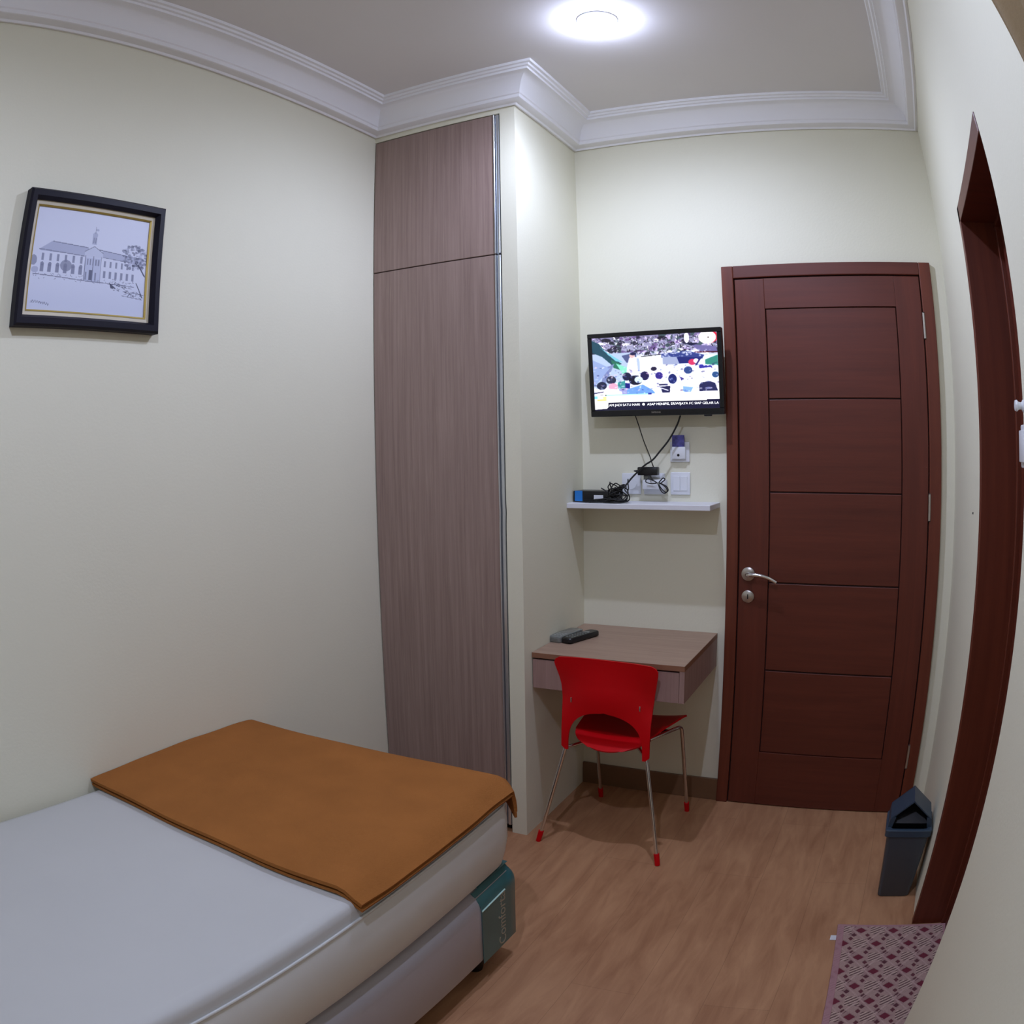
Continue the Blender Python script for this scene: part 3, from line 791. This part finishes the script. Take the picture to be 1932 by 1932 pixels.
obj('body', bx(0.884, 0.975, 2.955, YB - 0.0105, 1.268, 1.306, bev=0.005), M['white'], t, 40)
obj('plug_pin_cover', bx(0.888, 0.908, 2.962, YB - 0.011, 1.3055, 1.3215, bev=0.002), M['greyplastic'], t)
# card switch
t = thing('card_switch', 'white key card switch on the wall below the television', 'switch', (1.024, YB, 1.372))
obj('cover_plate', bx(0.985, 1.063, YB - 0.009, YB - 0.0003, 1.372, 1.450, bev=0.003), M['white'], t, 40)
bm = B(); box(bm, 0.996, 1.050, YB - 0.024, YB - 0.0085, 1.384, 1.431, 0.003)
hs = obj('card_slot', bm, M['white'], t, 40)
obj('indicator', lathe(B(), [(0, -0.0255), (0.005, -0.025), (0.005, -0.0235), (0, -0.0235)], (1.022, YB, 1.399), 'y', 16), M['dark'], hs)
tag(obj('key_card', bx(0.997, 1.046, YB - 0.0205, YB - 0.0195, 1.4315, 1.476), M['cardblue']), 'dark blue key card standing in the white wall card switch', 'card')

# set-top box
t = thing('set_top_box', 'black set-top box with a blue front strip on the white shelf', 'media box', (0.71, 2.94, 1.219))
obj('case', bx(0.621, 0.792, 2.892, 2.992, 1.2205, 1.263, bev=0.003), M['black'], t, 40)
obj('display_strip', bx(0.628, 0.660, 2.8905, 2.893, 1.2225, 1.2635, bev=0.0008, seg=1), M['blue'], t)['label'] = 'bright blue strip'
obj('sticker', bx(0.708, 0.746, 2.8905, 2.8922, 1.2285, 1.2475), M['white'], t)['label'] = 'white sticker'
obj('foot', bx(0.64, 0.775, 2.90, 2.985, 1.2192, 1.2208), M['rubber'], t)

# adapter hanging under the crossing cords
t = thing('power_adapter', 'black power adapter block with looped cord hanging above the shelf', 'adapter', (0.905, 2.96, 1.322))
obj('block', bx(0.868, 0.948, 2.945, 2.980, 1.3222, 1.3545, bev=0.004), M['black'], t, 40)
obj('strain_relief', tube(B(), [(0.870, 2.962, 1.338), (0.858, 2.961, 1.338), (0.850, 2.958, 1.339)], [0.006, 0.004, 0.002], 8), M['rubber'], t, 40)
Y = 2.936
lp = [(0.915, 2.950, 1.324), (0.933, Y, 1.306), (0.948, Y, 1.294), (0.925, Y - .004, 1.292), (0.908, Y - .004, 1.297), (0.906, Y, 1.305), (0.915, Y + .003, 1.309), (0.938, Y + .004, 1.301), (0.958, Y, 1.291), (0.974, Y, 1.300), (0.982, Y, 1.308), (0.976, Y - .003, 1.313), (0.968, Y - .004, 1.306), (0.958, Y - .004, 1.292), (0.962, Y, 1.272), (0.972, Y, 1.258), (0.982, Y, 1.2555), (0.990, Y, 1.262), (0.986, Y + .003, 1.275), (0.970, Y + .004, 1.288), (0.955, Y + .004, 1.293), (0.960, Y + .006, 1.280), (0.972, Y + .006, 1.266), (0.983, Y + .006, 1.259), (0.993, Y + .006, 1.266), (0.986, Y + .006, 1.281), (0.966, Y + .006, 1.291)]
cd = obj('cord', tube(B(), catmull(lp, 6), 0.0022, 8), M['rubber'], t, 60)
obj('tie', bx(0.953, 0.961, Y - 0.008, Y + 0.010, 1.288, 1.297, bev=0.002), M['greyplastic'], cd)

# cords from the television
obj('cord', tube(B(), catmull([(0.868, 2.932, 1.552), (0.880, 2.945, 1.505), (0.893, 2.950, 1.459), (0.906, 2.952, 1.425), (0.919, 2.953, 1.391), (0.926, 2.955, 1.368), (0.931, 2.958, 1.352)], 6), 0.0021, 8), M['rubber'], TVT[0], 60)
obj('cord', tube(B(), catmull([(1.047, 2.932, 1.548), (1.030, 2.944, 1.513), (0.997, 2.948, 1.459), (0.962, 2.942, 1.415), (0.934, 2.936, 1.382), (0.905, 2.932, 1.363), (0.879, 2.930, 1.340), (0.853, 2.922, 1.313), (0.834, 2.910, 1.287), (0.812, 2.890, 1.262), (0.790, 2.876, 1.246), (0.740, 2.868, 1.229), (0.70, 2.866, 1.2225)], 6), 0.0034, 8), M['rubber'], TVT[0], 60)
# tangle of cables on the shelf
t = B(); rr = random.Random(3)
def loopy(cx, cy, cz, rx, rz, ry, tilt, n=12, jit=0.004):
    out = []
    for k in range(n):
        a = 2 * PI * k / n
        x = rx * math.cos(a); z = rz * math.sin(a)
        out.append((cx + x * math.cos(tilt) - z * math.sin(tilt) + rr.uniform(-jit, jit), cy + ry * math.cos(a * 2 + tilt) + rr.uniform(-jit, jit), max(1.2225, cz + x * math.sin(tilt) + z * math.cos(tilt) + rr.uniform(-jit, jit))))
    return out
for q in ((0.795, 2.868, 1.270, .020, .026, .010, .3), (0.804, 2.866, 1.266, .020, .030, .010, -.5), (0.808, 2.864, 1.250, .026, .020, .010, .6), (0.815, 2.862, 1.240, .034, .016, .012, .2), (0.775, 2.858, 1.2300, .060, .0075, .010, .02), (0.760, 2.856, 1.2270, .080, .0045, .008, .0), (0.818, 2.868, 1.246, .032, .022, .010, -.3), (0.806, 2.860, 1.2285, .046, .006, .016, .0), (0.826, 2.866, 1.252, .030, .026, .010, .9), (0.795, 2.862, 1.243, .036, .012, .012, .5), (0.80, 2.863, 1.256, .022, .024, .012, 1.2), (0.812, 2.866, 1.262, .018, .016, .010, .1), (0.800, 2.870, 1.248, .030, .014, .010, -.9)):
    tube(t, catmull(loopy(*q), 5, True), 0.0022, 7, True)
for pts in ([(0.748, 2.866, 1.276), (0.760, 2.864, 1.270), (0.780, 2.862, 1.258), (0.80, 2.86, 1.244)], [(0.783, 2.868, 1.300), (0.784, 2.866, 1.292), (0.788, 2.866, 1.278), (0.792, 2.864, 1.262)],
            [(0.80, 2.868, 1.262), (0.820, 2.870, 1.282), (0.838, 2.874, 1.290), (0.846, 2.874, 1.280), (0.842, 2.87, 1.27), (0.858, 2.868, 1.252), (0.862, 2.866, 1.236), (0.850, 2.864, 1.226), (0.82, 2.862, 1.2235), (0.76, 2.86, 1.223), (0.68, 2.858, 1.223), (0.640, 2.862, 1.224)],
            [(0.68, 2.872, 1.2235), (0.73, 2.868, 1.225), (0.765, 2.866, 1.234), (0.80, 2.864, 1.250), (0.82, 2.866, 1.268), (0.836, 2.868, 1.284)],
            [(0.845, 2.90, 1.31), (0.846, 2.896, 1.295), (0.850, 2.89, 1.275), (0.848, 2.885, 1.262)]):
    tube(t, catmull(pts, 6), 0.0024, 7)
tube(t, catmull([(0.80, 2.866, 1.262), (0.818, 2.868, 1.274), (0.838, 2.870, 1.288)], 4), [0.005] * 9, 8)
tag(obj('cable_bundle', t, M['rubber'], None, 60), 'tangled bundle of black cables on the white shelf before the set-top box', 'cables')

# ================================================================== DESK AND REMOTES
def desk():
    x0, x1, y0, zt, zb = XP + 0.001, 1.179, 2.505, 0.7096, 0.577
    t = thing('desk', 'small wall-mounted taupe desk with a drawer below the shelf', 'desk', (0.9, 2.76, zb))
    bm = B(); box(bm, x0, x1, y0, YB - 0.001, zt - 0.020, zt, 0.001, 1)
    for f in bm.faces: f.material_index = 0 if abs(f.calc_center_median().z - zt) < 0.0005 else 1
    obj('desk_top', bm, [M['desk'], M['deskedge']], t)
    obj('side_panel', bx(x1 - 0.018, x1 - 0.0005, y0 + 0.001, YB - 0.001, zb, zt - 0.0202), M['deskv'], t)
    obj('side_panel', bx(x0, x0 + 0.018, y0 + 0.022, YB - 0.001, zb, zt - 0.0202), M['deskv'], t)
    obj('drawer_front', bx(x0 + 0.002, x1 - 0.0195, y0 + 0.002, y0 + 0.018, zb, zt - 0.026, bev=0.0008, seg=1), M['deskv'], t)
    obj('bottom_panel', bx(x0 + 0.0185, x1 - 0.0185, y0 + 0.02, YB - 0.001, zb + 0.004, zb + 0.016), M['deskv'], t)
    obj('back_rail', bx(x0 + 0.0185, x1 - 0.0185, YB - 0.02, YB - 0.0015, zb + 0.0165, zt - 0.0205), M['deskv'], t)
desk()
def remote(label, cx, cy, rz, L, W_, Hh, m, wrap):
    zt = 0.7096
    t = thing('remote_control', label, 'remote', (cx, cy, zt), rz, 'remote controls on the desk')
    rings = []
    for s, z in ((0.82, 0.0008), (1.0, 0.005), (1.0, Hh - 0.004), (0.9, Hh)):
        rings.append([(x, y, z) for x, y in rrect(-W_ / 2 * s, W_ / 2 * s, -L / 2 * (0.5 + s / 2), L / 2 * (0.5 + s / 2), 0.012 * s, 5)])
    obj('case', loft(B(), rings), m, t, 40, local=True)
    rows = 7 if not wrap else 3
    for i in range(rows):
        for j in range(3):
            y = -L / 2 + 0.025 + i * (L * (0.62 if not wrap else .3) / rows); x = (j - 1) * W_ * 0.26
            bm = bx(x - W_ * .09, x + W_ * .09, y - 0.0035, y + 0.0035, Hh - 0.0005, Hh + 0.0016, bev=0.001, seg=1)
            obj('button', bm, M['greyplastic'] if not wrap else M['white'], t, local=True)
    if wrap:
        obj('display', bx(-W_ * .35, W_ * .35, L * .10, L * .36, Hh - 0.0005, Hh + 0.0008), M['bin'], t, local=True)
        rings = [[(x * 1.12, y * 1.06, z) for x, y in rrect(-W_ / 2, W_ / 2, -L / 2, L / 2, 0.012, 5)] for z in (0.0004, 0.004, Hh + 0.002, Hh + 0.004)]
        rings[0] = [(x * .97, y * .97, z) for x, y, z in rings[0]]; rings[-1] = [(x * .93, y * .95, z) for x, y, z in rings[-1]]
        obj('plastic_sleeve', loft(B(), rings), M['clear'], t, 40, local=True)['label'] = 'clear plastic sleeve'
    else:
        obj('pad_ring', lathe(B(), [(0.006, Hh - .0005), (0.013, Hh - .0005), (0.013, Hh + .0018), (0.006, Hh + .0018)], (0, L * 0.2, 0), 'z', 20), M['greyplastic'], t, local=True)
remote('grey remote control in a clear sleeve, nearer the wall on the desk', 0.649, 2.742, -0.20, 0.155, 0.050, 0.021, M['greyplastic'], True)
remote('black remote control on the desk beside the grey one', 0.708, 2.745, -0.30, 0.180, 0.046, 0.022, M['black'], False)

# ================================================================== RED CHAIR
def chair():
    t = thing('chair', 'red plastic chair with chrome legs pulled up to the desk', 'chair', (0.921, 2.643, 0), math.radians(-3.0))
    # local frame: +y towards the desk
    # legs: front pair leave the seat rail, rear pair run up into the backrest arms
    def leg(path, r=0.0072):
        lg = obj('leg', tube(B(), path, r, 12), M['chrome'], t, 60, local=True)
        a, b = Vector(path[-1]), Vector(path[-2]); d = (b - a).normalized()
        obj('foot', tube(B(), [a, a + d * 0.045], [0.0095, 0.0105], 12), M['red'], lg, 40, local=True)
    for s in (-1, 1):
        q = 0.012 if s < 0 else 0.0
        leg(catmull([(s * 0.115, -0.04, 0.398), (s * 0.160 + q, 0.07, 0.402), (s * 0.179 + q, 0.112, 0.402), (s * 0.183 + q, 0.126, 0.388)], 5) + [Vector((s * 0.188, 0.233, 0.0))])
        leg([Vector((s * 0.1515, -0.170, 0.392)), Vector((s * 0.1545, -0.172, 0.376)), Vector((s * 0.235, -0.233, 0.0))])
        obj('side_rail', tube(B(), [(s * 0.152, -0.166, 0.374), (s * 0.112, -0.115, 0.381), (s * 0.085, -0.085, 0.386)], 0.006, 10), M['chrome'], t, 60, local=True)
        obj('bracket', tube(B(), [(s * 0.095, -0.094, 0.384), (s * 0.075, -0.06, 0.390), (s * 0.115, -0.03, 0.396)], [0.008, 0.010, 0.009], 10), M['black'], t, 60, local=True)
    obj('cross_bar', tube(B(), [(-0.115, -0.04, 0.396), (0.115, -0.04, 0.396)], 0.008, 10), M['black'], t, 60, local=True)
    obj('cross_bar', tube(B(), [(-0.155, 0.06, 0.400), (0.155, 0.06, 0.400)], 0.008, 10), M['black'], t, 60, local=True)
    # seat: dished shell with a rolled rear edge
    def seat(u, v):
        q = v
        y = -0.190 + 0.375 * q
        half = 0.126 + 0.064 * min(1, q / 0.95) ** 0.9
        if q < 0.16: half *= math.sqrt(max(0.0, 1 - ((0.16 - q) / 0.18) ** 2.4))
        if q > 0.93: half *= 1 - 0.06 * ((q - 0.93) / 0.07) ** 2
        s = (u - 0.5) * 2
        x = half * s
        z = 0.425 + 0.012 * s * s * min(1, q * 2) - 0.006 * (1 - s * s)
        if q < 0.20: z -= 0.030 * ((0.20 - q) / 0.20) ** 1.5
        if q > 0.85: z -= 0.012 * ((q - 0.85) / 0.15) ** 2
        y += 0.012 * s * s * (1 if q < .2 else 0)
        return (x, y, z)
    obj('seat', sheet(B(), seat, 28, 34, 0.007), M['red'], t, 60, local=True)
    # backrest: one curved shell cut into two arms
    def yb(x, z):
        k = min(1, abs(x) / 0.18)
        mid = math.exp(-((z - 0.585) / 0.085) ** 2)
        top = max(0, (z - 0.62) / 0.10)
        return -0.178 - 0.010 * top ** 1.4 + mid * (0.034 * k ** 2 - 0.012)
    def outer(z):                       # half width of the outline
        pts = [(0.372, 0.152), (0.384, 0.166), (0.44, 0.166), (0.50, 0.166), (0.56, 0.169), (0.61, 0.174), (0.65, 0.182), (0.68, 0.189), (0.70, 0.191), (0.714, 0.184), (0.721, 0.170)]
        for (a, p), (b, q) in zip(pts, pts[1:]):
            if a <= z <= b: return p + (q - p) * (z - a) / (b - a)
        return pts[-1][1]
    def inner(z):                       # half width of the arch opening, 0 above it
        top = 0.528
        if z >= top: return 0.0
        k = max(0.0, (z - 0.372) / (top - 0.372))
        return 0.141 * (1 - k ** 3.4) ** 0.52
    bm = B(); th = 0.007
    nz = 110; na = 12
    zs = [0.372 + (0.721 - 0.372) * k / nz for k in range(nz + 1)]
    rows = []
    for z in zs:
        o = outer(z); i = inner(z)
        o = max(o, i + 0.006)
        zz = z
        row = []
        for s in (-1, 1):
            xs = [i + (o - i) * k / na for k in range(na + 1)]
            if s < 0: xs = [-x for x in reversed(xs)]
            row.append(xs)
        rows.append((zz, row))
    def crown(x, z):                    # slight droop of the top edge towards the corners
        return z - 0.008 * (abs(x) / 0.19) ** 3 * max(0, (z - 0.67) / 0.05)
    for side in (0, 1):
        F = [[bm.verts.new((x, yb(x, z) - th / 2, crown(x, z))) for x in r[side]] for z, r in rows]
        K = [[bm.verts.new((x, yb(x, z) + th / 2, crown(x, z))) for x in r[side]] for z, r in rows]
        for a in range(nz):
            for b in range(na):
                bm.faces.new((F[a][b], F[a][b + 1], F[a + 1][b + 1], F[a + 1][b])); bm.faces.new((K[a + 1][b], K[a + 1][b + 1], K[a][b + 1], K[a][b]))
            for b in (0, na):
                mid = (b == 0 and side == 1) or (b == na and side == 0)
                if mid and rows[a][1][1][0] < 1e-6 and rows[a + 1][1][1][0] < 1e-6: continue
                bm.faces.new((F[a][b], F[a + 1][b], K[a + 1][b], K[a][b]))
        for b in range(na):
            bm.faces.new((F[0][b + 1], F[0][b], K[0][b], K[0][b + 1])); bm.faces.new((F[nz][b], F[nz][b + 1], K[nz][b + 1], K[nz][b]))
    bmesh.ops.remove_doubles(bm, verts=bm.verts, dist=1e-5)
    bk = obj('backrest', bm, M['red'], t, 50, local=True)
    for s in (-1, 1):                   # the two small screws
        obj('screw', bx(s * 0.128 - 0.0022, s * 0.128 + 0.0022, yb(0.128, 0.56) - 0.009, yb(0.128, 0.56) - 0.002, 0.552, 0.570, bev=0.001), M['chrome'], bk, 60, local=True)
chair()

# ================================================================== BIN
def bin_():
    t = thing('waste_bin', 'grey waste bin with a gabled lid beside the bathroom door frame', 'bin', (2.0, 2.39, 0))
    a0, a1, b0, b1 = 1.949, 2.066, 2.312, 2.440      # foot
    r0, r1, s0, s1 = 1.924, 2.089, 2.300, 2.462      # rim
    zr = 0.262
    def rr_(k, z, o=0.0):
        f = lambda p, q: p + (q - p) * k
        return [(x, y, z) for x, y in rrect(f(a0, r0) + o, f(a1, r1) - o, f(b0, s0) + o, f(b1, s1) - o, 0.014, 4)]
    rings = [rr_(0, 0.0, 0.004), rr_(0, 0.005), rr_(0.93, zr - 0.012, 0.006), rr_(0.93, zr - 0.012, 0.012), rr_(0.05, 0.012, 0.008)]
    obj('body', loft(B(), rings), M['bin'], t, 40)
    obj('rim', loft(B(), [rr_(1, zr - 0.020, 0.002), rr_(1, zr - 0.018), rr_(1, zr + 0.004), rr_(1, zr + 0.006, 0.003), rr_(1, zr + 0.006, 0.016), rr_(1, zr - 0.018, 0.016)], False), M['binlid'], t, 40)
    # gabled lid, open triangular front with a tilted flap inside
    xm, zt = 2.006, 0.362
    e0, e1, g0, g1 = r0 + 0.006, r1 - 0.006, s0 + 0.010, s1 - 0.004
    bm = B()
    th = 0.004
    ze = zr + 0.036
    outer = [(e0, zr + 0.004), (e0 + 0.004, ze), (xm, zt), (e1 - 0.004, ze), (e1, zr + 0.004)]
    inn = [(e0 + th, zr + 0.004), (e0 + 0.004 + th, ze - 0.001), (xm, zt - th * 1.4), (e1 - 0.004 - th, ze - 0.001), (e1 - th, zr + 0.004)]
    prism(bm, outer + inn[::-1], 'y', g0 + 0.02, g1)
    prism(bm, outer, 'y', g1 - th, g1)
    lid = obj('lid', bm, M['binlid'], t)
    fl = [(e0 + 0.012, zr + 0.010), (xm, zt - 0.022), (e1 - 0.012, zr + 0.010)]
    bm = B()
    loft(bm, [[(x, g0 + 0.030 + 0.9 * (z - zr), z) for x, z in fl], [(x, g0 + 0.034 + 0.9 * (z - zr), z) for x, z in fl]])
    obj('flap', bm, M['black'], lid)
    for s in (0, 1):                    # side webs of the front gable
        xa = e0 if s == 0 else e1
        q = [(xa, zr + 0.004), (xa + (0.004 if s == 0 else -0.004), ze), (xa + (0.022 if s == 0 else -0.022), ze + 0.006), (xa + (0.014 if s == 0 else -0.014), zr + 0.004)]
        obj('gable_web', prism(B(), q, 'y', g0 + 0.018, g0 + 0.024), M['binlid'], lid)
bin_()

# ================================================================== DOORMAT
def doormat():
    t = thing('doormat', 'dusty pink woven doormat on the floor at the bathroom doorway', 'mat', (2.03, 1.8, 0))
    P = {'tl': (1.832, 2.117), 'tr': (2.222, 2.112), 'br': (2.245, 1.46), 'bl': (1.880, 1.46)}
    def at(u, v):
        a = np.array(P['tl'])[None] * 0
        x = (P['tl'][0] * (1 - u) + P['tr'][0] * u) * (1 - v) + (P['bl'][0] * (1 - u) + P['br'][0] * u) * v
        y = (P['tl'][1] * (1 - u) + P['tr'][1] * u) * (1 - v) + (P['bl'][1] * (1 - u) + P['br'][1] * u) * v
        return x, y
    pts = [at(0, 0), at(0, 1), at(1, 1), at(1, 0)]
    pts = [(float(a), float(b)) for a, b in pts]
    obj('backing', prism(B(), pts, 'z', 0.0005, 0.0075), M['matbody'], t)
    nx, ny = 260, 420
    c = Canvas(nx, ny, (176, 138, 134))
    L_ = .39; Wd = .655
    X, Y = c.X * L_, c.Y * Wd                          # metres
    cell = 0.112; row = 0.078
    j = np.floor(Y / row); fx = ((X + (j % 2) * cell * 0.5) / cell) % 1.0; fy = (Y / row) % 1.0
    c.put(((np.abs(fx - .5) * 1.0 + np.abs(fy - .5) * 0.9) < .46) * 1.0, (166, 126, 126), .9)
    # light bars, hatching and dark lozenges of the weave
    hat = ((fx > .02) & (fx < .44) & (fy > .20) & (fy < .80))
    st = np.sin((Y / 0.0075 + X / 0.011) * 2 * PI * .55)
    c.put((hat & (st > 0.0)) * 1.0, (204, 168, 160), .95); c.put((hat & (st < -0.35)) * 1.0, (98, 64, 68), .95)
    def loz(cx, cy, rx, ry, col):
        c.put(((np.abs(fx - cx) / rx + np.abs(fy - cy) / ry) < 1) * 1.0, col, 1)
    loz(.72, .5, .17, .22, (112, 34, 52)); loz(.52, .15, .09, .15, (96, 50, 58)); loz(.52, .86, .09, .15, (96, 50, 58)); loz(.93, .14, .08, .15, (104, 50, 60)); loz(.93, .86, .08, .14, (104, 50, 60))
    band = np.abs(((X / cell * 1.0 + Y / row * .5) % 1.0) - .62)
    c.put((band < .035) * 1.0, (198, 160, 156), .7)
    band2 = np.abs(((X / cell * 1.0 - Y / row * .5) % 1.0) - .25)
    c.put((band2 < .03) * 1.0, (196, 156, 154), .6)
    c.I *= (0.93 + 0.14 * c.rng.rand(ny, nx))[..., None]
    c.I *= np.array([0.98, 1.03, 0.99])
    edge = (c.X < .055) | (c.X > .955) | (c.Y < .022) | (c.Y > .98)
    c.put(edge * 1.0, (172, 128, 132), .9)
    hgt = c.I.mean(-1) * 0.006 * (~edge)
    def fn(U, V):
        x, y = at(U, V); return np.stack([x, y, 0.0078 + hgt], -1)
    c.build('woven_face', fn, attr_mat('woven_mat_pattern', 0, 0.95), t)
    obj('label_tag', bx(1.818, 1.838, 2.030, 2.056, 0.001, 0.003), M['white'], t)['label'] = 'small white label tag'
doormat()

# ================================================================== RIGHT WALL FITTINGS
t = thing('wall_switch', 'white light switch on the right wall at the near side of the bathroom doorway', 'switch', (XR, 1.37, 1.44))
obj('cover_plate', bx(XR - 0.012, XR - 0.0003, 1.335, 1.412, 1.404, 1.478, bev=0.003), M['white'], t, 40)
obj('rocker', bx(XR - 0.0175, XR - 0.011, 1.350, 1.404, 1.414, 1.468, bev=0.002), M['white'], t, 40)
tag(obj('wall_hook', lathe(B(), [(0, -0.0003), (0.012, -0.0003), (0.011, -0.005), (0.006, -0.008), (0.007, -0.014), (0.0105, -0.018), (0.009, -0.022), (0, -0.023)], (XR, 1.413, 1.511), 'x', 16), M['white'], None, 40), 'small white knob on the right wall just above the light switch', 'hook')
tag(obj('nail', lathe(B(), [(0, -0.0002), (0.0035, -0.0002), (0.0035, -0.002), (0, -0.003)], (XR, 2.337, 1.251), 'x', 10), M['dark'], None), 'tiny dark nail head in the white wall between door and doorway', 'nail')
def curtain():
    def fn(u, v):
        z = 1.25 + 1.25 * v
        ye = 0.585 + (0.785 - 0.585) * min(1.3, max(0, (z - 0.87) / 1.13))
        y = -0.25 + (ye + 0.25) * u
        x = 2.060 - 0.022 * math.sin(u * 2 * PI * 9) - 0.006 * math.sin(u * 23 + v * 2)
        return (x, y, z)
    o = obj('curtain', sheet(B(), fn, 110, 24, 0.003), M['curtain'], None, 60)
    tag(o, 'olive-brown curtain hanging along the right wall at the edge of view', 'curtain')
curtain()
